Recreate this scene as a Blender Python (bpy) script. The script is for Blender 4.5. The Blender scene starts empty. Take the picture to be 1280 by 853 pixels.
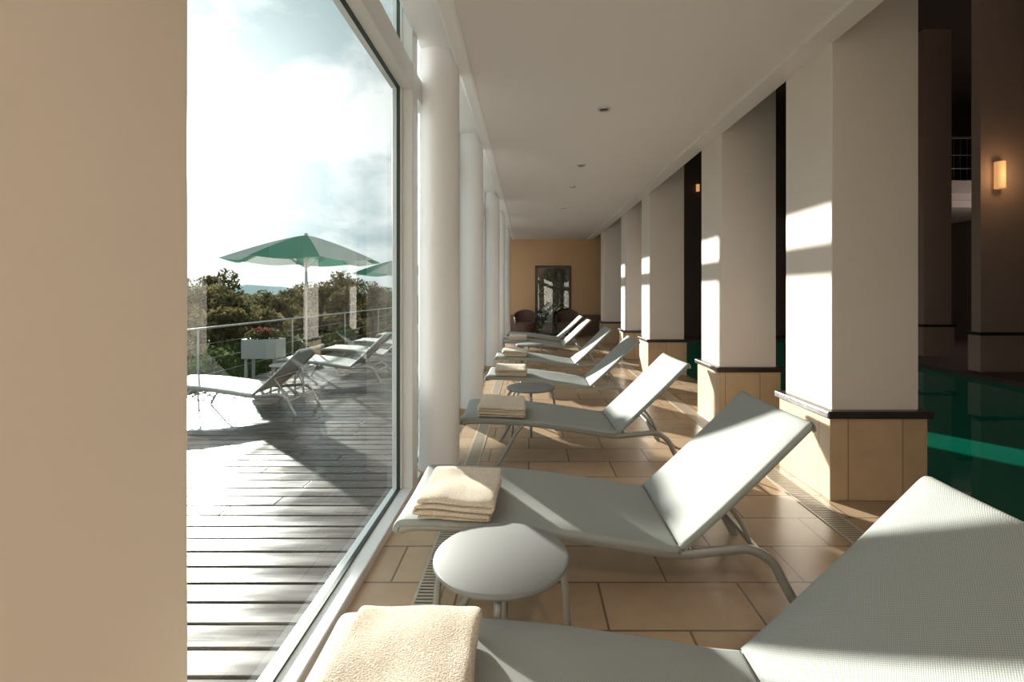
import bpy, math, random
from mathutils import Vector, Matrix, noise as mnoise
random.seed(7)
scene = bpy.context.scene
COL = scene.collection
R = math.radians

# ------------------------------------------------------------------ materials
def new_mat(name):
    m = bpy.data.materials.new(name); m.use_nodes = True
    nt = m.node_tree
    for n in list(nt.nodes): nt.nodes.remove(n)
    out = nt.nodes.new('ShaderNodeOutputMaterial')
    return m, nt, out
def N(nt, t, **kw):
    n = nt.nodes.new(t)
    for k, v in kw.items():
        if k.startswith('_'): setattr(n, k[1:], v)
        else: n.inputs[k.replace('__', ' ')].default_value = v
    return n
def L(nt, a, b): nt.links.new(a, b)
def c4(c): return (c[0], c[1], c[2], 1)

def mat(name, col, rough=0.6, metal=0.0, var=0.06, nscale=6.0, bump=0.0, bscale=80.0, spec=0.5, coat=0.0, emit=None, estr=0):
    m, nt, out = new_mat(name)
    p = N(nt, 'ShaderNodeBsdfPrincipled')
    p.inputs['Roughness'].default_value = rough
    p.inputs['Metallic'].default_value = metal
    p.inputs['Specular IOR Level'].default_value = spec
    p.inputs['Coat Weight'].default_value = coat
    geo = N(nt, 'ShaderNodeNewGeometry')
    no = N(nt, 'ShaderNodeTexNoise', Scale=nscale, Detail=4.0)
    L(nt, geo.outputs['Position'], no.inputs['Vector'])
    mx = N(nt, 'ShaderNodeMix', _data_type='RGBA')
    mx.inputs[6].default_value = c4([max(0, x*(1-var)) for x in col])
    mx.inputs[7].default_value = c4([min(1, x*(1+var)) for x in col])
    L(nt, no.outputs['Fac'], mx.inputs[0])
    L(nt, mx.outputs[2], p.inputs['Base Color'])
    if bump > 0:
        nb = N(nt, 'ShaderNodeTexNoise', Scale=bscale, Detail=3.0)
        L(nt, geo.outputs['Position'], nb.inputs['Vector'])
        b = N(nt, 'ShaderNodeBump', Strength=bump, Distance=0.01)
        L(nt, nb.outputs['Fac'], b.inputs['Height'])
        L(nt, b.outputs['Normal'], p.inputs['Normal'])
    if emit:
        p.inputs['Emission Color'].default_value = c4(emit)
        p.inputs['Emission Strength'].default_value = estr
    L(nt, p.outputs[0], out.inputs[0])
    return m

M_wall  = mat('warm_plaster', (0.80,0.72,0.63), 0.8, bump=0.05, var=0.03, nscale=2)
M_pier  = mat('pier_plaster', (0.92,0.81,0.69), 0.75, bump=0.04, var=0.03, nscale=1.5)
M_pil   = mat('pillar_plaster', (0.71,0.63,0.58), 0.75, bump=0.05, var=0.03, nscale=2)
M_ceil  = mat('ceiling_paint', (0.74,0.70,0.69), 0.6, var=0.02, nscale=1)
M_white = mat('white_paint', (0.85,0.84,0.85), 0.4, var=0.02, nscale=2)
M_frame = mat('window_frame_paint', (0.82,0.83,0.84), 0.35, var=0.02, nscale=3)
M_gask  = mat('rubber_gasket', (0.03,0.05,0.045), 0.5)
M_trim  = mat('dark_trim_stone', (0.035,0.025,0.022), 0.3, var=0.2)
M_metal = mat('lounger_frame_metal', (0.30,0.30,0.28), 0.4, metal=0.3, var=0.04)
M_table = mat('table_lacquer', (0.20,0.20,0.195), 0.55, var=0.03, spec=0.3)
M_steel = mat('stainless_steel', (0.38,0.38,0.38), 0.35, metal=1.0)
M_backw = mat('ochre_wall', (0.50,0.31,0.17), 0.8, var=0.05, nscale=2)
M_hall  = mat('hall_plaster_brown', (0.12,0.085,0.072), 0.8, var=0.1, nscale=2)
M_hallp = mat('hall_pillar_plaster', (0.46,0.34,0.29), 0.8, var=0.08, nscale=2)
M_dark  = mat('dark_wood', (0.03,0.018,0.012), 0.4, var=0.2)
M_wicker= mat('brown_wicker', (0.07,0.035,0.025), 0.7, var=0.4, nscale=60, bump=0.8, bscale=90)
M_dado  = mat('dado_stone', (0.14,0.08,0.055), 0.4, var=0.2)
M_planter = mat('planter_grey', (0.28,0.29,0.28), 0.5)
M_flower = mat('flower_petal', (0.6,0.10,0.16), 0.6, var=0.4, nscale=30)
M_soil  = mat('grass_ground', (0.10,0.13,0.05), 0.9, var=0.4, nscale=0.6)
M_bark  = mat('bark', (0.10,0.07,0.05), 0.9, var=0.3, nscale=20)
M_hill  = mat('hazy_hill', (0.42,0.50,0.50), 1.0, var=0.12, nscale=0.02, spec=0)  # distance haze is put into this pale bluish base colour
M_far   = mat('distant_foliage', (0.13,0.17,0.11), 1.0, var=0.4, nscale=0.15, spec=0)
M_lamp  = mat('sconce_glow', (0.5,0.35,0.2), 0.5, emit=(1.0,0.52,0.2), estr=0.45)
M_down  = mat('downlight_trim', (0.55,0.53,0.5), 0.3, metal=0.5)
M_downi = mat('downlight_glass', (0.12,0.11,0.1), 0.2)

def leaf_mat(name, a, b):
    m, nt, out = new_mat(name)
    oi = N(nt, 'ShaderNodeNewGeometry')
    no = N(nt, 'ShaderNodeTexNoise', Scale=3.0, Detail=5.0)
    L(nt, oi.outputs['Position'], no.inputs['Vector'])
    cr = N(nt, 'ShaderNodeValToRGB')
    cr.color_ramp.elements[0].position = 0.35; cr.color_ramp.elements[0].color = c4(a)
    cr.color_ramp.elements[1].position = 0.7; cr.color_ramp.elements[1].color = c4(b)
    L(nt, no.outputs['Fac'], cr.inputs[0])
    d = N(nt, 'ShaderNodeBsdfDiffuse'); t = N(nt, 'ShaderNodeBsdfTranslucent')
    L(nt, cr.outputs[0], d.inputs['Color']); L(nt, cr.outputs[0], t.inputs['Color'])
    mx = N(nt, 'ShaderNodeMixShader'); mx.inputs[0].default_value = 0.4
    L(nt, d.outputs[0], mx.inputs[1]); L(nt, t.outputs[0], mx.inputs[2]); L(nt, mx.outputs[0], out.inputs[0])
    return m
M_leaf = leaf_mat('tree_leaves', (0.045,0.045,0.025), (0.18,0.15,0.07))
M_leaf2 = leaf_mat('hedge_leaves', (0.03,0.05,0.02), (0.12,0.14,0.055))
M_leaf3 = leaf_mat('courtyard_leaves', (0.01,0.05,0.02), (0.025,0.10,0.035))

def canopy_mat(name, col):
    m, nt, out = new_mat(name)
    geo = N(nt, 'ShaderNodeNewGeometry'); no = N(nt, 'ShaderNodeTexNoise', Scale=4.0)
    L(nt, geo.outputs['Position'], no.inputs['Vector'])
    mc = N(nt, 'ShaderNodeMix', _data_type='RGBA')
    mc.inputs[6].default_value = c4([x*0.85 for x in col]); mc.inputs[7].default_value = c4(col)
    L(nt, no.outputs['Fac'], mc.inputs[0])
    d = N(nt, 'ShaderNodeBsdfDiffuse'); t = N(nt, 'ShaderNodeBsdfTranslucent')
    L(nt, mc.outputs[2], d.inputs['Color']); L(nt, mc.outputs[2], t.inputs['Color'])
    mx = N(nt, 'ShaderNodeMixShader'); mx.inputs[0].default_value = 0.3
    L(nt, d.outputs[0], mx.inputs[1]); L(nt, t.outputs[0], mx.inputs[2]); L(nt, mx.outputs[0], out.inputs[0])
    return m
M_cang = canopy_mat('canopy_green', (0.09,0.23,0.17))
M_canw = canopy_mat('canopy_white', (0.42,0.46,0.43))

def fabric_mat():
    m, nt, out = new_mat('mesh_fabric')
    p = N(nt, 'ShaderNodeBsdfPrincipled', Roughness=0.62)
    uv = N(nt, 'ShaderNodeUVMap')
    sx = N(nt, 'ShaderNodeSeparateXYZ'); L(nt, uv.outputs[0], sx.inputs[0])
    def sn(o, k):
        a = N(nt, 'ShaderNodeMath', _operation='MULTIPLY'); a.inputs[1].default_value = k; L(nt, o, a.inputs[0])
        b = N(nt, 'ShaderNodeMath', _operation='SINE'); L(nt, a.outputs[0], b.inputs[0]); return b
    k = 2*math.pi/0.0065
    a = sn(sx.outputs[0], k); b = sn(sx.outputs[1], k)
    mu = N(nt, 'ShaderNodeMath', _operation='MULTIPLY'); L(nt, a.outputs[0], mu.inputs[0]); L(nt, b.outputs[0], mu.inputs[1])
    mr = N(nt, 'ShaderNodeMapRange'); mr.inputs[1].default_value = -1; L(nt, mu.outputs[0], mr.inputs[0])
    cr = N(nt, 'ShaderNodeMix', _data_type='RGBA')
    cr.inputs[6].default_value = (0.185,0.197,0.185,1); cr.inputs[7].default_value = (0.39,0.405,0.38,1)
    L(nt, mr.outputs[0], cr.inputs[0]); L(nt, cr.outputs[2], p.inputs['Base Color'])
    bp = N(nt, 'ShaderNodeBump', Strength=0.35, Distance=0.002); L(nt, mr.outputs[0], bp.inputs['Height'])
    L(nt, bp.outputs[0], p.inputs['Normal'])
    tr = N(nt, 'ShaderNodeBsdfTranslucent'); tr.inputs[0].default_value = (0.6,0.6,0.55,1)
    ms = N(nt, 'ShaderNodeMixShader'); ms.inputs[0].default_value = 0.06
    L(nt, p.outputs[0], ms.inputs[1]); L(nt, tr.outputs[0], ms.inputs[2]); L(nt, ms.outputs[0], out.inputs[0])
    return m
M_fab = fabric_mat()

def towel_mat():
    m, nt, out = new_mat('terry_towel')
    p = N(nt, 'ShaderNodeBsdfPrincipled', Roughness=0.95)
    p.inputs['Sheen Weight'].default_value = 0.2
    geo = N(nt, 'ShaderNodeNewGeometry')
    no = N(nt, 'ShaderNodeTexNoise', Scale=260.0, Detail=3.0); L(nt, geo.outputs['Position'], no.inputs['Vector'])
    mr = N(nt, 'ShaderNodeMapRange'); mr.inputs[1].default_value=0.35; mr.inputs[2].default_value=0.65; L(nt, no.outputs['Fac'], mr.inputs[0])
    cr = N(nt, 'ShaderNodeMix', _data_type='RGBA')
    cr.inputs[6].default_value = (0.52,0.41,0.30,1); cr.inputs[7].default_value = (0.77,0.66,0.53,1)
    L(nt, mr.outputs[0], cr.inputs[0]); L(nt, cr.outputs[2], p.inputs['Base Color'])
    bp = N(nt, 'ShaderNodeBump', Strength=0.8, Distance=0.003); L(nt, mr.outputs[0], bp.inputs['Height'])
    L(nt, bp.outputs[0], p.inputs['Normal']); L(nt, p.outputs[0], out.inputs[0])
    return m
M_towel = towel_mat()

def tile_mat(name, c1, c2, mort, bw, rh, msize=0.005, rough=0.35, axis=None, off=0.5, shift=(0,0,0)):
    m, nt, out = new_mat(name)
    p = N(nt, 'ShaderNodeBsdfPrincipled', Roughness=rough)
    geo = N(nt, 'ShaderNodeNewGeometry')
    src = geo.outputs['Position']
    mp = N(nt, 'ShaderNodeMapping'); mp.inputs['Location'].default_value = shift
    if axis == 'wall':
        s = N(nt, 'ShaderNodeSeparateXYZ'); L(nt, src, s.inputs[0])
        ad = N(nt, 'ShaderNodeMath', _operation='ADD'); L(nt, s.outputs[0], ad.inputs[0]); L(nt, s.outputs[1], ad.inputs[1])
        cb = N(nt, 'ShaderNodeCombineXYZ'); L(nt, ad.outputs[0], cb.inputs[0]); L(nt, s.outputs[2], cb.inputs[1])
        src = cb.outputs[0]
    L(nt, src, mp.inputs[0])
    br = N(nt, 'ShaderNodeTexBrick', _offset=off)
    br.inputs['Scale'].default_value = 1; br.inputs['Brick Width'].default_value = bw; br.inputs['Row Height'].default_value = rh
    br.inputs['Mortar Size'].default_value = msize; br.inputs['Mortar Smooth'].default_value = 0.1; br.inputs['Bias'].default_value = 0
    br.inputs['Color1'].default_value = c4(c1); br.inputs['Color2'].default_value = c4(c2); br.inputs['Mortar'].default_value = c4(mort)
    L(nt, mp.outputs[0], br.inputs['Vector'])
    no = N(nt, 'ShaderNodeTexNoise', Scale=9.0, Detail=6.0); L(nt, geo.outputs['Position'], no.inputs['Vector'])
    mr = N(nt, 'ShaderNodeMapRange'); mr.inputs[3].default_value = 0.85; mr.inputs[4].default_value = 1.12; L(nt, no.outputs['Fac'], mr.inputs[0])
    mx = N(nt, 'ShaderNodeVectorMath', _operation='SCALE'); L(nt, br.outputs['Color'], mx.inputs[0]); L(nt, mr.outputs[0], mx.inputs['Scale'])
    L(nt, mx.outputs[0], p.inputs['Base Color'])
    bp = N(nt, 'ShaderNodeBump', Strength=0.4, Distance=0.003, _invert=True); L(nt, br.outputs['Fac'], bp.inputs['Height'])
    L(nt, bp.outputs[0], p.inputs['Normal']); L(nt, p.outputs[0], out.inputs[0])
    return m
M_floor = tile_mat('floor_tile', (0.51,0.365,0.24), (0.43,0.30,0.195), (0.19,0.13,0.09), 0.6, 0.3, 0.005, 0.25)
M_plinth = tile_mat('plinth_stone', (0.58,0.42,0.27), (0.48,0.34,0.21), (0.30,0.2,0.12), 0.33, 0.9, 0.004, 0.45, axis='wall', off=0.0, shift=(0.1,0.2,0))

def grille_mat():
    m, nt, out = new_mat('floor_grille')
    p = N(nt, 'ShaderNodeBsdfPrincipled', Roughness=0.4)
    geo = N(nt, 'ShaderNodeNewGeometry')
    no = N(nt, 'ShaderNodeTexNoise', Scale=20.0); L(nt, geo.outputs['Position'], no.inputs['Vector'])
    cr = N(nt, 'ShaderNodeMix', _data_type='RGBA'); cr.inputs[6].default_value=(0.42,0.35,0.27,1); cr.inputs[7].default_value=(0.55,0.47,0.38,1)
    L(nt, no.outputs['Fac'], cr.inputs[0]); L(nt, cr.outputs[2], p.inputs['Base Color'])
    L(nt, p.outputs[0], out.inputs[0]); return m
M_grille = grille_mat()

def deck_mat():
    m, nt, out = new_mat('deck_timber')
    p = N(nt, 'ShaderNodeBsdfPrincipled')
    p.inputs['Specular IOR Level'].default_value=0.22
    geo = N(nt, 'ShaderNodeNewGeometry')
    mp = N(nt, 'ShaderNodeMapping'); mp.inputs['Scale'].default_value = (1.2, 34, 28); L(nt, geo.outputs['Position'], mp.inputs[0])
    no = N(nt, 'ShaderNodeTexNoise', Scale=1.0, Detail=5.0, Roughness=0.6); L(nt, mp.outputs[0], no.inputs['Vector'])
    cr = N(nt, 'ShaderNodeValToRGB')
    cr.color_ramp.elements[0].position=0.3; cr.color_ramp.elements[0].color=(0.018,0.016,0.015,1)
    cr.color_ramp.elements[1].position=0.75; cr.color_ramp.elements[1].color=(0.11,0.10,0.092,1)
    L(nt, no.outputs['Fac'], cr.inputs[0])
    rnd = N(nt, 'ShaderNodeMapRange'); rnd.inputs[3].default_value=0.65; rnd.inputs[4].default_value=1.3
    L(nt, geo.outputs['Random Per Island'], rnd.inputs[0])
    sc = N(nt, 'ShaderNodeVectorMath', _operation='SCALE'); L(nt, cr.outputs[0], sc.inputs[0]); L(nt, rnd.outputs[0], sc.inputs['Scale'])
    L(nt, sc.outputs[0], p.inputs['Base Color'])
    n2 = N(nt, 'ShaderNodeTexNoise', Scale=1.7, Detail=3.0)
    m2 = N(nt, 'ShaderNodeMapping'); m2.inputs['Scale'].default_value=(1,5,1); L(nt, geo.outputs['Position'], m2.inputs[0]); L(nt, m2.outputs[0], n2.inputs['Vector'])
    mr = N(nt, 'ShaderNodeMapRange'); mr.inputs[1].default_value=0.35; mr.inputs[2].default_value=0.65; mr.inputs[3].default_value=0.20; mr.inputs[4].default_value=0.34
    L(nt, n2.outputs['Fac'], mr.inputs[0]); L(nt, mr.outputs[0], p.inputs['Roughness'])
    bp = N(nt, 'ShaderNodeBump', Strength=0.12, Distance=0.003); L(nt, no.outputs['Fac'], bp.inputs['Height'])
    L(nt, bp.outputs[0], p.inputs['Normal']); L(nt, p.outputs[0], out.inputs[0])
    return m
M_deck = deck_mat()

def glass_mat(name, tint):
    m, nt, out = new_mat(name)
    t = N(nt, 'ShaderNodeBsdfTransparent'); t.inputs[0].default_value = c4(tint)
    g = N(nt, 'ShaderNodeBsdfGlossy', Roughness=0.0)
    geo = N(nt, 'ShaderNodeNewGeometry')
    dot = N(nt, 'ShaderNodeVectorMath', _operation='DOT_PRODUCT'); L(nt, geo.outputs['Normal'], dot.inputs[0]); L(nt, geo.outputs['Incoming'], dot.inputs[1])
    ab = N(nt, 'ShaderNodeMath', _operation='ABSOLUTE'); L(nt, dot.outputs['Value'], ab.inputs[0])
    om = N(nt, 'ShaderNodeMath', _operation='SUBTRACT'); om.inputs[0].default_value = 1; L(nt, ab.outputs[0], om.inputs[1])
    pw = N(nt, 'ShaderNodeMath', _operation='POWER'); pw.inputs[1].default_value = 5; L(nt, om.outputs[0], pw.inputs[0])
    ma = N(nt, 'ShaderNodeMath', _operation='MULTIPLY_ADD'); ma.inputs[1].default_value = 0.92; ma.inputs[2].default_value = 0.08; L(nt, pw.outputs[0], ma.inputs[0])
    mx = N(nt, 'ShaderNodeMixShader'); L(nt, ma.outputs[0], mx.inputs[0]); L(nt, t.outputs[0], mx.inputs[1]); L(nt, g.outputs[0], mx.inputs[2])
    L(nt, mx.outputs[0], out.inputs[0]); return m
M_glass = glass_mat('window_glass', (0.87,0.93,0.915))

def water_mat():
    m, nt, out = new_mat('pool_water')
    p = N(nt, 'ShaderNodeBsdfPrincipled', Roughness=0.03); p.inputs['IOR'].default_value = 1.33
    geo = N(nt, 'ShaderNodeNewGeometry')
    no = N(nt, 'ShaderNodeTexNoise', Scale=2.2, Detail=3.0); L(nt, geo.outputs['Position'], no.inputs['Vector'])
    cr = N(nt, 'ShaderNodeMix', _data_type='RGBA'); cr.inputs[6].default_value=(0.0,0.07,0.042,1); cr.inputs[7].default_value=(0.003,0.13,0.082,1)
    L(nt, no.outputs['Fac'], cr.inputs[0]); L(nt, cr.outputs[2], p.inputs['Base Color'])
    p.inputs['Emission Color'].default_value=(0.0,0.5,0.30,1); p.inputs['Emission Strength'].default_value=0.012  # faint green glow given to the water in place of underwater lights
    bp = N(nt, 'ShaderNodeBump', Strength=0.12, Distance=0.02); L(nt, no.outputs['Fac'], bp.inputs['Height'])
    L(nt, bp.outputs[0], p.inputs['Normal']); L(nt, p.outputs[0], out.inputs[0]); return m
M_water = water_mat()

# ------------------------------------------------------------------ mesh helpers
def catmull(pts, n=8):
    P = [Vector(p) for p in pts]
    if len(P) < 3: return P
    P = [P[0]*2-P[1]] + P + [P[-1]*2-P[-2]]
    out = []
    for i in range(1, len(P)-2):
        a, b, c, d = P[i-1], P[i], P[i+1], P[i+2]
        for k in range(n):
            t = k/n
            out.append(0.5*((2*b)+(c-a)*t+(2*a-5*b+4*c-d)*t*t+(3*b-a-3*c+d)*t**3))
    out.append(P[-2]); return out

class MB:
    def __init__(s): s.v=[]; s.f=[]; s.uv={}; s.mi=[]
    def face(s, idx, mi=0): s.f.append(idx); s.mi.append(mi)
    def box(s, x0,x1,y0,y1,z0,z1, mi=0, M=None):
        b=len(s.v)
        vs=[Vector((x,y,z)) for z in (z0,z1) for y in (y0,y1) for x in (x0,x1)]
        if M: vs=[M@v for v in vs]
        s.v += [tuple(v) for v in vs]
        for q in ((0,2,3,1),(4,5,7,6),(0,1,5,4),(2,6,7,3),(0,4,6,2),(1,3,7,5)): s.face(tuple(b+i for i in q), mi)
    def tube(s, pts, r, seg=10, smooth=0, mi=0, closed=False, flat=1.0):
        P = catmull(pts, smooth) if smooth else [Vector(p) for p in pts]
        n=len(P); up=None; rings=[]
        for i in range(n):
            if closed: t=(P[(i+1)%n]-P[i-1]).normalized()
            else: t=(P[min(i+1,n-1)]-P[max(i-1,0)]).normalized()
            if up is None:
                up = Vector((0,1,0)) if abs(t.y)<0.9 else Vector((0,0,1))
            up = (up - t*up.dot(t)).normalized(); side=t.cross(up)
            rr = r[i] if isinstance(r,(list,tuple)) else r
            b=len(s.v)
            for k in range(seg):
                a=2*math.pi*k/seg
                s.v.append(tuple(P[i]+up*math.cos(a)*rr+side*math.sin(a)*rr*flat))
            rings.append(b)
        m = n if closed else n-1
        for i in range(m):
            a=rings[i]; b=rings[(i+1)%n]
            for k in range(seg):
                s.face((a+k,b+k,b+(k+1)%seg,a+(k+1)%seg), mi)
        if not closed:
            s.face(tuple(rings[0]+k for k in range(seg)), mi)
            s.face(tuple(rings[-1]+k for k in reversed(range(seg))), mi)
    def lathe(s, prof, c, seg=48, mi=0):
        b=len(s.v); n=len(prof)
        for k in range(seg):
            a=2*math.pi*k/seg
            for (r,z) in prof: s.v.append((c[0]+r*math.cos(a), c[1]+r*math.sin(a), c[2]+z))
        for k in range(seg):
            for i in range(n-1):
                a0=b+k*n+i; a1=b+((k+1)%seg)*n+i
                s.face((a0,a1,a1+1,a0+1), mi)
    def obj(s, name, mats, parent=None, smooth=True, ang=35, bevel=0, loc=None):
        me=bpy.data.meshes.new(name); me.from_pydata(s.v,[],s.f); 
        if not isinstance(mats,(list,tuple)): mats=[mats]
        for m in mats: me.materials.append(m)
        me.polygons.foreach_set('material_index', s.mi)
        me.validate(); me.update()
        if smooth:
            me.shade_smooth(); me.set_sharp_from_angle(angle=R(ang))
        o=bpy.data.objects.new(name,me); COL.objects.link(o)
        if parent: o.parent=parent
        if loc: o.location=loc
        if bevel:
            md=o.modifiers.new('bevel','BEVEL'); md.width=bevel; md.segments=2; md.limit_method='ANGLE'
        return o
def box(name,x0,x1,y0,y1,z0,z1,m,bevel=0,parent=None):
    b=MB(); b.box(x0,x1,y0,y1,z0,z1); return b.obj(name,m,parent,smooth=False,bevel=bevel)
def empty(name, loc=(0,0,0), rot=0):
    e=bpy.data.objects.new(name,None); e.location=loc; e.rotation_euler=(0,0,rot); e.empty_display_size=0.2; COL.objects.link(e); return e
def inst(name, me, parent, loc=None, rot=None):
    o=bpy.data.objects.new(name,me); COL.objects.link(o); o.parent=parent
    if loc: o.location=loc
    if rot: o.rotation_euler=rot
    return o

# ------------------------------------------------------------------ room shell
CH=2.82; YB=14.1; YR=-4.0
WX0,WX1=-0.85,-0.72
CT=2.90
box('floor',-0.72,2.42,YR,YB,-0.25,0.0,M_floor)
box('floor_pool_far_side',6.9,12,YR,YB,-0.25,0.0,M_hall)
box('ceiling',-0.42,1.85,YR,YB,CH,CH+0.18,M_ceil)
box('trim_ceiling_edge',1.70,1.86,YR,YB,CH-0.03,CH+0.0,M_ceil)
bm_=MB(); bm_.box(-0.735,-0.40,YR,YB,CT,3.6); bm_.box(-0.50,-0.395,YR,YB,CH-0.015,CT+0.02); bm_.obj('beam_window_side',M_white,smooth=False,bevel=0.02)
box('ceiling_upper_slab',-0.95,-0.40,YR,YB,3.6,3.8,M_white)
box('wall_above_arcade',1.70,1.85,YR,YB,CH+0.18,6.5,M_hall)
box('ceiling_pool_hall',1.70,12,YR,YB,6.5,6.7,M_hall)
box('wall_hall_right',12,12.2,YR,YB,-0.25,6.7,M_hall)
w=MB(); w.box(-0.95,2.42,YR-0.2,YR,-0.25,3.8); w.obj('wall_behind',M_wall,smooth=False)
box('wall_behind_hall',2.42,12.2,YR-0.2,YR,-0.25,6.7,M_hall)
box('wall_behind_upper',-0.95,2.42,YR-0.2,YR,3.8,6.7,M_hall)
w=MB(); w.box(-0.95,0.18,YB,YB+0.2,0,3.0); w.box(1.24,2.45,YB,YB+0.2,0,3.0); w.box(0.18,1.24,YB,YB+0.2,2.05,3.0)
w.obj('wall_back',M_backw,smooth=False)
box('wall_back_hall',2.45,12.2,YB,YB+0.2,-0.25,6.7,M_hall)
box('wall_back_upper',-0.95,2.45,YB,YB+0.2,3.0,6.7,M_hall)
b=MB(); b.box(-0.72,0.16,YB-0.02,YB,0,0.62); b.box(1.26,2.42,YB-0.02,YB,0,0.62); b.obj('baseboard_back',M_dado,smooth=False)
d=empty('door_1',(0.71,YB,0))
b=MB(); b.box(-0.53,-0.46,-0.03,0.1,0,2.05); b.box(0.46,0.53,-0.03,0.1,0,2.05); b.box(-0.46,0.46,-0.03,0.1,1.98,2.05); b.box(-0.46,0.46,-0.02,0.08,0,0.08); b.box(-0.015,0.015,0.0,0.06,0.08,1.98)
b.obj('door_frame',M_dark,d,smooth=False,bevel=0.004)
b=MB(); b.box(-0.46,0.46,0.04,0.045,0.08,1.98); b.obj('door_glass',M_glass,d,smooth=False)
box('wall_courtyard',-1.5,3.5,16.0,16.2,-0.2,5,M_dado)
box('ground_courtyard',-1.5,3.5,14.3,16.0,-0.2,0,M_soil)
box('roof_courtyard',-1.5,3.5,14.3,15.5,3.4,3.5,M_dado)

box('wall_left_pier',-0.95,-0.62,-0.3,0.88,-0.25,3.6,M_pier,bevel=0.004)

# ------------------------------------------------------------------ windows
wi=1
def window_bay(y0,y1,last=False):
    global wi
    e=empty('window_%d'%wi,(0,y0,0)); wi+=1
    l=y1-y0
    b=MB()
    b.box(WX0,WX1-0.0,0,l,-0.12,0.05)
    b.box(WX0,WX1,0,l,2.52,2.68)
    b.box(WX0,WX1,0,l,3.5,3.6)
    b.box(WX0,WX1,l,l+0.13,-0.12,3.6)
    b.box(WX0+0.01,-0.78,0,0.035,0.05,3.5); b.box(WX0+0.01,-0.78,l-0.035,l,0.05,3.5)
    b.obj('frame',M_frame,e,smooth=False,bevel=0.006)
    g=MB()
    for (z0,z1) in ((0.05,2.52),(2.68,3.5)):
        yy0,yy1=0.035,l-0.035
        for a in ((yy0,yy0+0.012,z0,z1),(yy1-0.012,yy1,z0,z1),(yy0,yy1,z0,z0+0.010),(yy0,yy1,z1-0.010,z1)):
            g.box(-0.808,-0.790,a[0],a[1],a[2],a[3])
    g.obj('gasket',M_gask,e,smooth=False)
    g=MB()
    for (z0,z1) in ((0.05,2.52),(2.68,3.5)):
        k=len(g.v); g.v+=[(-0.80,0.03,z0),(-0.80,l-0.03,z0),(-0.80,l-0.03,z1),(-0.80,0.03,z1)]; g.face((k,k+1,k+2,k+3))
    g.obj('glass_pane',M_glass,e,smooth=False)
window_bay(0.88,3.0); window_bay(3.13,4.95); window_bay(5.08,7.85); window_bay(7.98,9.65); window_bay(9.78,12.4); window_bay(12.53,13.96)
window_bay(YR,-2.2); window_bay(-2.07,-0.43)

for y in (3.35,5.1,8.0,9.75,12.6,-1.9):
    b=MB(); b.lathe([(0.0,0),(0.14,0),(0.14,CT+0.01),(0,CT+0.01)],(0,0,0),56)
    e=empty('round_column',(-0.622,y,0))
    b.obj('shaft',M_white,e)
    b=MB(); b.lathe([(0.0,0),(0.148,0),(0.148,0.06),(0.14,0.065)],(0,0,0),56); b.obj('skirting',M_plinth,e)

for y in (2.95,4.65,7.4,9.15,11.9,0.2-1.0):
    e=empty('square_pillar',(1.85,y,0))
    b=MB(); b.box(0,0.53,0,0.53,0.52,6.5); b.obj('shaft',M_pil,e,smooth=False,bevel=0.006)
    b=MB(); b.box(-0.03,0.56,-0.03,0.56,0,0.50); b.obj('plinth',M_plinth,e,smooth=False,bevel=0.004)
    b=MB(); b.box(-0.055,0.585,-0.055,0.585,0.50,0.545); b.obj('dark_cap',M_trim,e,smooth=False,bevel=0.008)

def grille(name,x0,x1,y0,y1,step=0.022):
    b=MB(); b.box(x0,x0+0.012,y0,y1,0.0,0.004); b.box(x1-0.012,x1,y0,y1,0,0.004)
    y=y0
    while y<y1: b.box(x0+0.012,x1-0.012,y,y+0.012,0.0,0.004); y+=step
    o=b.obj(name,M_grille,smooth=False); 
    return o
box('grille_channel_window',-0.475,-0.365,0.4,12.7,0.0,0.0015,M_gask)
grille('floor_grille_window',-0.475,-0.365,0.4,12.7)
box('grille_channel_pool',1.62,1.76,1.6,12.7,0.0,0.0015,M_gask)
grille('floor_grille_pool',1.62,1.76,1.6,12.7)

for y in (4.1,5.9,7.1,8.9,10.6,12.3,2.2,0.6,-1.0):
    e=empty('ceiling_downlight',(0.64,y,CH))
    b=MB(); b.lathe([(0.0,-0.004),(0.04,-0.004),(0.042,-0.012),(0.055,-0.010),(0.057,0.0)],(0,0,0),28); b.obj('ring',M_down,e)
    b=MB(); b.lathe([(0.0,-0.006),(0.038,-0.006)],(0,0,0),24); b.obj('lens',M_downi,e)

# ------------------------------------------------------------------ pool hall
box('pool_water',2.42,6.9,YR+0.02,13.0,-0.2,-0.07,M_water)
box('floor_pool_end',2.42,6.9,13.0,YB,-0.25,0.0,M_hall)
for (x0,x1,y,dp_,z) in ((7.2,8.1,7.7,0.16,6.5),(7.85,8.4,9.6,0.3,6.5),(7.0,7.7,12.4,0.6,6.5)):
    e=empty('hall_pillar',(x0,y,0))
    b=MB(); b.box(0,x1-x0,0,dp_,0.6,z); b.obj('shaft',M_hallp,e,smooth=False)
    b=MB(); b.box(-0.03,x1-x0+0.03,-0.03,dp_+0.03,0,0.58); b.obj('plinth',M_hallp,e,smooth=False)
    b=MB(); b.box(-0.05,x1-x0+0.05,-0.05,dp_+0.05,0.58,0.63); b.obj('dark_cap',M_trim,e,smooth=False)
e=empty('wall_sconce',(7.45,7.7,3.12))
b=MB(); b.lathe([(0.0,-0.21),(0.07,-0.21),(0.07,0.21),(0,0.21)],(0,-0.06,0),20); b.obj('shade',M_lamp,e)
b=MB(); b.box(-0.03,0.03,-0.02,0.0,-0.1,0.1); b.obj('bracket',M_dark,e,smooth=False)
e=empty('wall_sconce',(4.90,YB,4.3))
b=MB(); b.lathe([(0.0,-0.1),(0.05,-0.1),(0.05,0.1),(0,0.1)],(0,-0.09,0),20); b.obj('shade',M_lamp,e)
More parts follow.
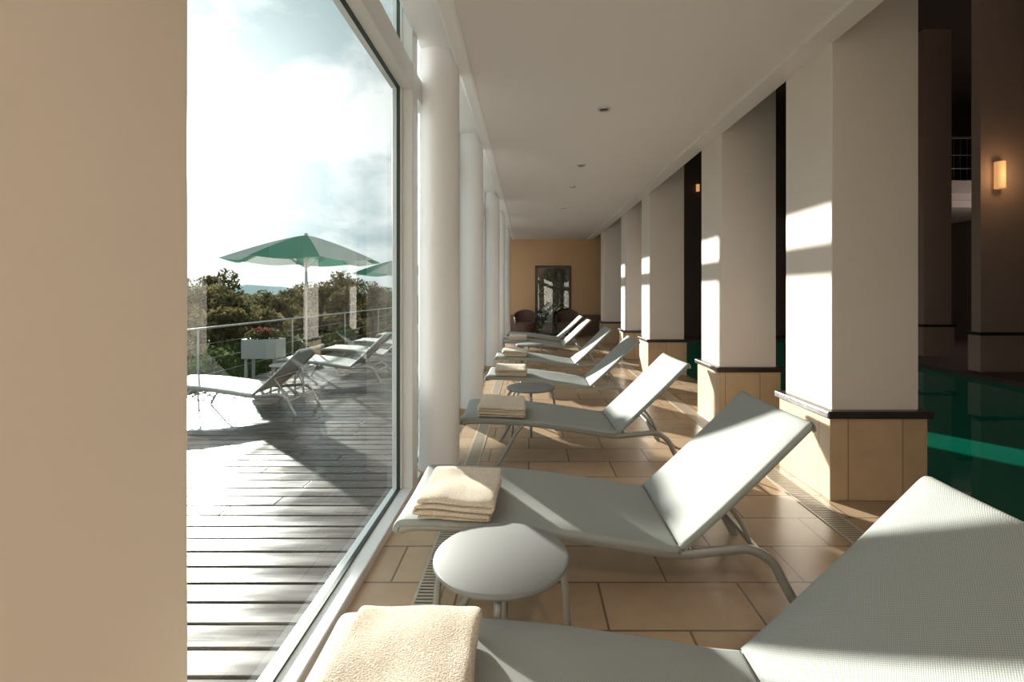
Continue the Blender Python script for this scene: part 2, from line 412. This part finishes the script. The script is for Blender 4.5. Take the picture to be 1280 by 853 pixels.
b=MB(); b.box(-0.03,0.03,-0.03,0.0,-0.1,0.1); b.obj('bracket',M_dark,e,smooth=False)
e=empty('balcony',(8.2,10.8,3.35))
b=MB(); b.box(0,3.75,0,3.25,0.14,0.42); b.box(0.0,3.75,0.12,3.25,0.0,0.14); b.box(0.0,3.75,0.24,3.25,-0.14,0.0); b.obj('slab',M_pil,e,smooth=False)
b=MB(); b.tube([(0,0.06,1.4),(3.75,0.06,1.4)],0.03)
for i in range(26): b.tube([(i*0.15,0.06,0.42),(i*0.15,0.06,1.4)],0.008,6)
for zz in (0.7,1.0): b.tube([(0,0.06,zz),(3.75,0.06,zz)],0.01,6)
b.obj('railing',M_steel,e)

# ------------------------------------------------------------------ sun lounger meshes
W=0.64
def fabric_mesh(name, prof):
    P=catmull(prof,6); me=bpy.data.meshes.new(name); v=[];f=[];uv=[]
    ts=[0,0.012,0.03]+[0.03+0.94*j/8 for j in range(1,8)]+[0.97,0.988,1]; ny=len(ts)-1; s=0; S=[0]
    for i in range(1,len(P)): s+=(P[i]-P[i-1]).length; S.append(s)
    for i,p in enumerate(P):
        tg=(P[min(i+1,len(P)-1)]-P[max(i-1,0)]).normalized(); nr=Vector((-tg.z,0,tg.x))
        for j,t in enumerate(ts):
            y=t*W
            e=min(j,ny-j)
            h=(-0.022,-0.004,0.0)[e] if e<3 else -0.006*math.sin(math.pi*t)
            q=p+nr*(h+0.010); v.append((q.x,y,q.z)); uv.append((S[i],y))
    for i in range(len(P)-1):
        for j in range(ny):
            a=i*(ny+1)+j; f.append((a,a+ny+1,a+ny+2,a+1))
    me.from_pydata(v,[],f); l=me.uv_layers.new(name='UVMap')
    for lp in me.loops: l.data[lp.index].uv=uv[lp.vertex_index]
    me.materials.append(M_fab); me.shade_smooth(); me.update(); return me
seatP=[(-0.53,0,0.315),(-0.522,0,0.338),(-0.49,0,0.350),(-0.3,0,0.347),(0.0,0,0.325),(0.3,0,0.285),(0.5,0,0.252),(0.6,0,0.242)]
backP=[(0.603,0,0.25),(0.72,0,0.355),(0.90,0,0.525),(1.05,0,0.672),(1.110,0,0.730),(1.124,0,0.729),(1.127,0,0.712)]
ME_seat=fabric_mesh('seat_fabric',seatP); ME_back=fabric_mesh('back_fabric',backP)
def to_me(mb,name,m):
    o=mb.obj(name,m); me=o.data; bpy.data.objects.remove(o); return me
b=MB()
rail=[(-0.51,0,0.320),(-0.46,0,0.333),(-0.3,0,0.330),(0.0,0,0.308),(0.3,0,0.266),(0.5,0,0.232),(0.62,0,0.222),(0.76,0,0.234),(0.88,0,0.240),(0.965,0,0.19),(1.01,0,0.11),(1.065,0,0.012)]
for y in (0.018,W-0.018):
    b.tube([(p[0],y,p[2]) for p in rail],0.014,10,5,flat=1.35)
    b.tube([(-0.08,y,0.305),(-0.13,y,0.25),(-0.19,y,0.14),(-0.265,y,0.012)],0.013,10,4)
    b.box(-0.281,-0.251,y-0.015,y+0.015,0.0,0.016)
    b.box(1.050,1.082,y-0.015,y+0.015,0.0,0.016)
b.tube([(-0.51,0.018,0.320),(-0.51,W-0.018,0.320)],0.014,10)
b.tube([(-0.16,0.018,0.20),(-0.16,W-0.018,0.20)],0.010,8)
b.tube([(0.66,0.018,0.224),(0.66,W-0.018,0.224)],0.010,8)
b.tube([(0.98,0.018,0.16),(0.98,W-0.018,0.16)],0.010,8)
ME_frame=to_me(b,'frame',M_metal)
b=MB()
bk=[(0.60,0,0.243),(0.72,0,0.345),(0.90,0,0.515),(1.05,0,0.662),(1.107,0,0.717)]
for y in (0.02,W-0.02): b.tube([(p[0],y,p[2]) for p in bk],0.012,10,4)
b.tube([(1.107,0.02,0.717),(1.107,W-0.02,0.717)],0.012,10)
for y in (0.075,W-0.075): b.tube([(0.80,y,0.41),(0.86,y,0.33),(0.905,y,0.235)],0.009,8,4)
b.tube([(0.80,0.02,0.410),(0.80,W-0.02,0.410)],0.008,8); b.tube([(0.905,0.02,0.238),(0.905,W-0.02,0.238)],0.009,8)
ME_bframe=to_me(b,'back_frame',M_metal)
def lounger(x,y,z=0,rot=0):
    e=empty('sun_lounger',(x,y,z),rot)
    for n,me in (('frame',ME_frame),('back_frame',ME_bframe),('seat_fabric',ME_seat),('back_fabric',ME_back)):
        o=inst(n,me,e)
        if 'fabric' in n:
            md=o.modifiers.new('s','SOLIDIFY'); md.thickness=0.004; md.offset=0
    return e
L_in=[(0.0,0.73,0),(0.0,1.90,0),(0.04,3.47,R(1)),(0.06,5.2,R(-1)),(0.05,6.8,0),(0.05,9.1,R(1)),(0.05,10.5,0)]
for (x,y,r) in L_in: lounger(x,y,0,r)

# ------------------------------------------------------------------ folded towels
def towel(x,y,z,w=0.33,dep=0.38,seed=0,tilt=0,rz=0):
    rnd=random.Random(seed)
    layers=4; t=0.021; path=[]
    for k in range(layers):
        zc=t/2+k*t; xr=w/2-t*0.5-rnd.uniform(0,0.014); n=14
        xs=[-xr+2*xr*i/n for i in range(n+1)]
        if k%2: xs=xs[::-1]
        for xx in xs: path.append((xx, zc+rnd.uniform(-0.001,0.001)))
        if k<layers-1:
            sgn=1 if k%2==0 else -1
            for a in (-50,0,50): path.append((sgn*(xr+math.cos(R(a))*t*0.5), zc+t*0.5+math.sin(R(a))*t*0.5))
    ny=16; v=[];f=[]
    for i,(px,pz) in enumerate(path):
        lay=min(layers-1,int(pz/t)); sh=0.009*math.sin(lay*2.1+seed)
        for j in range(ny+1):
            yy=-dep/2+dep*j/ny
            nz=mnoise.noise(Vector((px*7,yy*7,seed*3.1)))*0.014*(pz/(layers*t))
            ex=1-0.15*abs(2*j/ny-1)**8
            v.append((px+mnoise.noise(Vector((yy*6,lay*0.6,seed)))*0.014, yy+sh+mnoise.noise(Vector((px*8,lay*1.7,seed)))*0.008, pz*ex+nz))
    for i in range(len(path)-1):
        for j in range(ny):
            a=i*(ny+1)+j; f.append((a,a+1,a+ny+2,a+ny+1))
    me=bpy.data.meshes.new('folded_towel'); me.from_pydata(v,[],f); me.materials.append(M_towel); me.shade_smooth()
    o=bpy.data.objects.new('folded_towel',me); COL.objects.link(o); o.location=(x,y,z); o.rotation_euler=(0,tilt,rz)
    md=o.modifiers.new('s','SOLIDIFY'); md.thickness=0.0165; md.offset=0
    md=o.modifiers.new('ss','SUBSURF'); md.levels=1; md.render_levels=2
    return o
TZ=0.364
towel(-0.298,1.085,TZ-0.004,0.34,0.39,1,R(2),R(1))
towel(-0.295,2.08,TZ,0.33,0.40,2,R(2),R(-2))
towel(-0.205,3.67,TZ,0.35,0.42,3,R(2),R(1))
towel(-0.20,5.4,TZ,0.35,0.42,4,R(2),R(0))
towel(-0.21,7.0,TZ,0.35,0.42,5,R(2),R(2))
towel(-0.21,9.3,TZ,0.35,0.42,6,R(2),R(0))

# ------------------------------------------------------------------ side tables
def side_table(x,y,z=0,r=0.222,h=0.40):
    e=empty('side_table',(x,y,z))
    b=MB(); pr=[(0,h-0.022),(r-0.02,h-0.022),(r-0.004,h-0.018),(r,h-0.010),(r-0.002,h-0.003),(r-0.008,h),(0,h)]
    b.lathe(pr,(0,0,0),72); b.obj('top',M_table,e)
    b=MB()
    for k in range(4):
        a=k*math.pi/2; c,s=math.cos(a),math.sin(a)
        b.tube([(c*0.10,s*0.10,h-0.034),(c*0.16,s*0.16,h-0.036),(c*0.198,s*0.198,h-0.06),(c*0.212,s*0.212,h-0.14),(c*0.225,s*0.225,0.0)],0.012,10,5)
    b.tube([(-0.11,0,h-0.034),(0.11,0,h-0.034)],0.011,8); b.tube([(0,-0.11,h-0.034),(0,0.11,h-0.034)],0.011,8)
    b.obj('legs',M_metal,e)
side_table(-0.09,1.59); side_table(0.02,4.42); side_table(0.0,8.1)

# ------------------------------------------------------------------ wicker tub chairs
def tub_chair(x,y,rot):
    e=empty('wicker_armchair',(x,y,0),rot)
    b=MB(); n=28
    for k in range(n+1):
        a=R(-30)+R(240)*k/n
        hh=0.58+0.20*math.sin(max(0,min(1,k/n))*math.pi)**1.5
        for (rr,zz) in ((0.27,0.18),(0.30,0.40),(0.33,hh-0.02),(0.31,hh),(0.285,hh-0.02),(0.26,0.40),(0.24,0.18)):
            b.v.append((rr*math.cos(a),rr*math.sin(a),zz))
    for k in range(n):
        for i in range(6):
            a0=k*7+i; b.face((a0,a0+7,a0+8,a0+1))
    b.face(tuple(range(7))); b.face(tuple(n*7+i for i in reversed(range(7))))
    b.obj('shell',M_wicker,e)
    b=MB(); b.lathe([(0,0.2),(0.27,0.2),(0.28,0.3),(0.27,0.42),(0.2,0.45),(0,0.45)],(0,-0.02,0),28); b.obj('seat_cushion',M_wicker,e)
    b=MB()
    for sx in (-1,1):
        for sy in (-1,1): b.tube([(sx*0.18,sy*0.18,0.22),(sx*0.21,sy*0.21,0)],0.018,8)
    b.obj('legs',M_dark,e)
tub_chair(-0.1,13.4,0); tub_chair(1.05,13.4,R(-15))

# ------------------------------------------------------------------ exterior deck
DZ=-0.12
b=MB(); y=-4.0
while y<26:
    xs=[-4.55]; xs.append(-4.55+random.uniform(0.8,3.0)); xs.append(-0.86)
    for a,c in zip(xs[:-1],xs[1:]): b.box(a+0.002,c-0.002,y,y+0.128,DZ-0.028,DZ+random.uniform(-0.002,0.0))
    y+=0.140
b.obj('timber_deck',M_deck,smooth=False,bevel=0.005)
box('deck_substructure',-4.5,-0.86,-4,26,-0.3,-0.16,M_dark)
for (x,y) in ((-3.66,5.35),(-3.32,7.35),(-3.25,8.8),(-3.2,10.2),(-3.2,11.8),(-3.2,13.6)): lounger(x,y,DZ+0.003,0)
side_table(-3.3,6.6,DZ+0.002)

e=empty('deck_railing',(-4.45,0,DZ))
b=MB(); b.tube([(0,-4,0.89),(0,26,0.89)],0.016,10)
for z in (0.25,0.46,0.67): b.tube([(0,-4,z),(0,26,z)],0.003,6)
for i in range(12): b.tube([(0,-3.9+i*2.6,0.0),(0,-3.9+i*2.6,0.89)],0.015,8)
b.obj('rails',M_steel,e)

def parasol(x,y,z,r,zr,zt,rot=0):
    e=empty('parasol',(x,y,z),rot)
    b=MB(); n=8; sub=6; m=8
    for i in range(n):
        for s in range(sub+1):
            a=2*math.pi*(i+s/sub)/n
            for k in range(m+1):
                t=k/m
                rad=r*t*(1-0.06*t*math.sin(math.pi*s/sub))
                h=zt-(zt-zr)*(t**1.25) - 0.05*t*math.sin(math.pi*s/sub)
                cc=math.cos(math.pi/n)/math.cos(math.pi*(s/sub*2-1)/n)
                b.v.append((rad*cc*math.cos(a),rad*cc*math.sin(a),h))
        base=i*(sub+1)*(m+1)
        for s in range(sub):
            for k in range(m):
                a0=base+s*(m+1)+k; b.face((a0,a0+m+1,a0+m+2,a0+1), i%2)
    o=b.obj('canopy',[M_cang,M_canw],e,ang=60)
    b=MB()
    for i in range(n):
        a=2*math.pi*i/n; c,s_=math.cos(a),math.sin(a)
        b.tube([(c*r*t,s_*r*t,zt-(zt-zr)*(t**1.25)-0.012) for t in (0.02,0.3,0.6,0.99)],0.007,6)
        b.tube([(c*0.03,s_*0.03,zr-0.12),(c*r*0.5,s_*r*0.5,zt-(zt-zr)*(0.5**1.25)-0.015)],0.006,6)
    b.obj('ribs',M_steel,e)
    b=MB(); b.tube([(0,0,0.03),(0,0,zt+0.02)],0.022,12); b.lathe([(0,0),(0.035,0),(0.03,0.03),(0.0,0.045)],(0,0,zt),16)
    b.obj('pole',M_steel,e)
    b=MB(); b.lathe([(0,0),(0.28,0),(0.28,0.05),(0.05,0.07),(0.04,0.3),(0,0.3)],(0,0,0),32); b.obj('base',M_steel,e)
parasol(-4.10,8.3+0.6,DZ,1.36,1.97,2.44,R(-12))
parasol(-4.15,15.3,DZ,1.40,1.96,2.42,R(30))

def leaves(b, blobs, n, size, mi=0, rnd=random):
    for _ in range(n):
        c,r=rnd.choice(blobs)
        while True:
            p=Vector((rnd.uniform(-1,1),rnd.uniform(-1,1),rnd.uniform(-1,1)))
            if 0.15<p.length<1: break
        q=Vector((c[0]+p.x*r[0],c[1]+p.y*r[1],c[2]+p.z*r[2]))
        u=Vector((rnd.gauss(0,1),rnd.gauss(0,1),rnd.gauss(0,1))).normalized()
        w_=u.cross(Vector((rnd.gauss(0,1),rnd.gauss(0,1),rnd.gauss(0,1)))).normalized()
        s=size*rnd.uniform(0.6,1.3); k=len(b.v)
        b.v+=[tuple(q-u*s),tuple(q+w_*s*0.45),tuple(q+u*s),tuple(q-w_*s*0.45)]; b.face((k,k+1,k+2,k+3),mi)
e=empty('flower_planter',(-4.14,7.55,DZ))
b=MB(); b.box(-0.27,0.27,-0.15,0.15,0.36,0.66); b.box(-0.24,-0.2,-0.12,-0.08,0,0.36); b.box(0.2,0.24,-0.12,-0.08,0,0.36); b.box(-0.24,-0.2,0.08,0.12,0,0.36); b.box(0.2,0.24,0.08,0.12,0,0.36)
b.obj('box',M_planter,e,smooth=False,bevel=0.008)
b=MB(); leaves(b,[((0,0,0.71),(0.28,0.16,0.12))],900,0.03); leaves(b,[((0,0,0.76),(0.24,0.13,0.08))],190,0.024,1)
b.obj('plants',[M_leaf2,M_flower],e,smooth=False)

def tree(x,y,top,base,spread,seed,n=2600,size=0.09,m=None,name='tree'):
    rnd=random.Random(seed); e=empty(name,(x,y,base)); H=top-base
    b=MB(); blobs=[]
    b.tube([(0,0,0),(rnd.uniform(-.1,.1),0,H*0.4),(0,0,H*0.8)],[0.10,0.07,0.03],8)
    for k in range(18):
        a=rnd.uniform(0,6.28); h=rnd.uniform(0.3,0.97); rr=spread*(1-abs(h-0.5)*1.3)*rnd.uniform(0.3,0.9)
        c=(math.cos(a)*rr,math.sin(a)*rr,H*h)
        s=spread*rnd.uniform(0.22,0.42); blobs.append((c,(s,s,min(s*0.9,H*(1-h)+0.12))))
        b.tube([(0,0,H*max(0.15,h-0.25)),(c[0]*0.9,c[1]*0.9,c[2])],[0.03,0.01],5)
    blobs.append(((0,0,H*0.93),(spread*0.3,spread*0.3,H*0.07)))
    b.obj('trunk',M_bark,e)
    b=MB(); leaves(b,blobs,n,size,0,rnd); b.obj('foliage',m or M_leaf,e,smooth=False)
def px(x,d): return (x-661)/604*d
def pz(y,d): return 1.26+(366-y)*d/604
for i,(sx,sy,dd,sp) in enumerate([(285,336,15,0.85),(250,360,13,1.0),(322,366,19,1.2),(345,368,15,0.9),(372,360,22,1.1),(400,356,18,1.1),(425,340,20,0.9),(446,350,24,1.2),(466,352,19,0.8),(478,358,28,1.2),(300,370,12,0.8),(215,350,17,1.4),(180,350,18,1.6),(120,350,15,1.7),(424,366,15.5,0.6),(60,345,17,2.0),(268,344,20,0.9),(330,392,11,1.0),(385,390,13,1.0),(275,390,10.5,0.9)]):
    tree(px(sx,dd),dd,pz(sy,dd),-2.6,sp*1.2,100+i,3200,0.075)
b=MB(); rnd=random.Random(5); bl=[]
y=2
while y<13.6:
    bl.append(((-5.2+rnd.uniform(-.2,.2),y,-0.02+rnd.uniform(-.2,.08)),(0.38,0.42,0.38))); bl.append(((-5.25,y,-0.7),(0.5,0.5,0.6))); y+=0.38
leaves(b,bl,22000,0.045,0,rnd); b.obj('hedge',M_leaf2,smooth=False)
b=MB(); bl=[((0.2+0.3*i,15.1+0.15*(i%2),0.6+0.5*(i%3)),(0.35,0.3,0.6)) for i in range(5)]
leaves(b,bl,2500,0.11,0,rnd); b.obj('courtyard_shrub',M_leaf3,smooth=False)

b=MB(); b.box(-600,-4.7,-60,900,-2.9,-2.6); b.obj('ground',M_soil,smooth=False)
def ridge(name,dist,zb,zf,m,x0,x1,seed,amp,n=160):
    b=MB()
    for i in range(n+1):
        x=x0+(x1-x0)*i/n
        h=zf+amp*(mnoise.noise(Vector((x/dist*9,seed,0)))+0.5*mnoise.noise(Vector((x/dist*30,seed,2)))+0.3*mnoise.noise(Vector((x/dist*90,seed,2))))
        b.v+=[(x,dist,zb),(x,dist+dist*0.05,h),(x,dist+dist*0.4,zb)]
    for i in range(n):
        a=i*3; b.face((a,a+3,a+4,a+1)); b.face((a+1,a+4,a+5,a+2))
    b.obj(name,m)
ridge('distant_hill',500,-3,8.0,M_hill,-900,120,3,5)
ridge('distant_woodland',110,-3,0.8,M_far,-260,10,8,1.6,300)
ridge('mid_woodland',48,-3,0.5,M_far,-120,-5,11,0.8,400)

# ------------------------------------------------------------------ lights
SD=Vector((-0.70,1,0.30)).normalized()
sl=bpy.data.lights.new('sun','SUN'); sl.energy=14; sl.angle=R(0.8); sl.color=(1.0,0.93,0.85)
so=bpy.data.objects.new('sun',sl); COL.objects.link(so); so.rotation_euler=(-SD).to_track_quat('-Z','Y').to_euler(); so.location=(-10,14,6)
def spot(x,y,z,en,ang=100,col=(1,0.86,0.72)):
    l=bpy.data.lights.new('downlight_and_fill_spot','SPOT'); l.energy=en; l.spot_size=R(ang); l.spot_blend=0.8; l.color=col; l.shadow_soft_size=0.04
    o=bpy.data.objects.new('downlight_and_fill_spot',l); COL.objects.link(o); o.location=(x,y,z)
spot(0.64,12.3,CH-0.03,12,col=(1,0.68,0.38))
spot(0.64,0.6,CH-0.03,10,150); spot(0.64,-1.0,CH-0.03,65,150)  # out-of-view fill spots added to brighten the pier
def point(name,x,y,z,e,c,r=0.1):
    pl=bpy.data.lights.new(name,'POINT'); pl.energy=e; pl.color=c; pl.shadow_soft_size=r
    po=bpy.data.objects.new(name,pl); COL.objects.link(po); po.location=(x,y,z)
point('sconce_lamp',7.45,7.35,3.12,4,(1,0.6,0.3))
point('hall_fill_light',10.4,9.7,2.5,26,(1,0.84,0.75),0.2)  # fill light added to lift the balcony and the opening, no fixture here
point('hall_fill_light',5.2,5.5,5.6,14,(1,0.8,0.68),0.3)  # weak fill added for the dark pool hall, no fixture here

# ------------------------------------------------------------------ world
wd=bpy.data.worlds.new('sky'); scene.world=wd; wd.use_nodes=True; nt=wd.node_tree
for n in list(nt.nodes): nt.nodes.remove(n)
out=nt.nodes.new('ShaderNodeOutputWorld'); bg=nt.nodes.new('ShaderNodeBackground')
tc=N(nt,'ShaderNodeTexCoord'); mp=N(nt,'ShaderNodeMapping'); mp.inputs['Scale'].default_value=(1.6,1.6,3.0); L(nt,tc.outputs['Generated'],mp.inputs[0])
no=N(nt,'ShaderNodeTexNoise',Scale=2.3,Detail=9.0,Roughness=0.55); no.inputs['Distortion'].default_value=0.4; L(nt,mp.outputs[0],no.inputs['Vector'])
cr=N(nt,'ShaderNodeValToRGB'); 
cr.color_ramp.elements[0].position=0.44; cr.color_ramp.elements[0].color=(0.28,0.39,0.42,1)
cr.color_ramp.elements[1].position=0.58; cr.color_ramp.elements[1].color=(0.80,0.82,0.81,1)
L(nt,no.outputs['Fac'],cr.inputs[0])
nm=N(nt,'ShaderNodeVectorMath',_operation='NORMALIZE'); L(nt,tc.outputs['Generated'],nm.inputs[0])
sz=N(nt,'ShaderNodeSeparateXYZ'); L(nt,nm.outputs[0],sz.inputs[0])
zr=N(nt,'ShaderNodeMapRange'); zr.inputs[1].default_value=0.5; zr.inputs[2].default_value=0.95; zr.inputs[3].default_value=1.0; zr.inputs[4].default_value=2.4; L(nt,sz.outputs[2],zr.inputs[0])
zs=N(nt,'ShaderNodeVectorMath',_operation='SCALE'); L(nt,cr.outputs[0],zs.inputs[0]); L(nt,zr.outputs[0],zs.inputs['Scale'])
dp=N(nt,'ShaderNodeVectorMath',_operation='DOT_PRODUCT'); dp.inputs[1].default_value=SD
L(nt,nm.outputs[0],dp.inputs[0])
mxm=N(nt,'ShaderNodeMath',_operation='MAXIMUM'); mxm.inputs[1].default_value=0; L(nt,dp.outputs['Value'],mxm.inputs[0])
pw=N(nt,'ShaderNodeMath',_operation='POWER'); pw.inputs[1].default_value=30; L(nt,mxm.outputs[0],pw.inputs[0])
pm=N(nt,'ShaderNodeMath',_operation='MULTIPLY'); pm.inputs[1].default_value=1.1; L(nt,pw.outputs[0],pm.inputs[0])
pw2=N(nt,'ShaderNodeMath',_operation='POWER'); pw2.inputs[1].default_value=900; L(nt,mxm.outputs[0],pw2.inputs[0])
pm2=N(nt,'ShaderNodeMath',_operation='MULTIPLY_ADD'); pm2.inputs[1].default_value=12; L(nt,pw2.outputs[0],pm2.inputs[0]); L(nt,pm.outputs[0],pm2.inputs[2])
ad=N(nt,'ShaderNodeVectorMath',_operation='ADD'); L(nt,zs.outputs[0],ad.inputs[0]); L(nt,pm2.outputs[0],ad.inputs[1])
L(nt,ad.outputs[0],bg.inputs[0]); bg.inputs[1].default_value=1.0
L(nt,bg.outputs[0],out.inputs[0])

# ------------------------------------------------------------------ camera
cam=bpy.data.cameras.new('camera'); co=bpy.data.objects.new('camera',cam); COL.objects.link(co)
co.location=(0,0,1.26); co.rotation_euler=(R(90),0,0)
cam.sensor_width=36; cam.lens=36*604/1280; cam.shift_x=-21/1280; cam.shift_y=-60.5/1280; cam.clip_start=0.02; cam.clip_end=2000
scene.camera=co
scene.view_settings.view_transform='Standard'
scene.view_settings.exposure=0.35
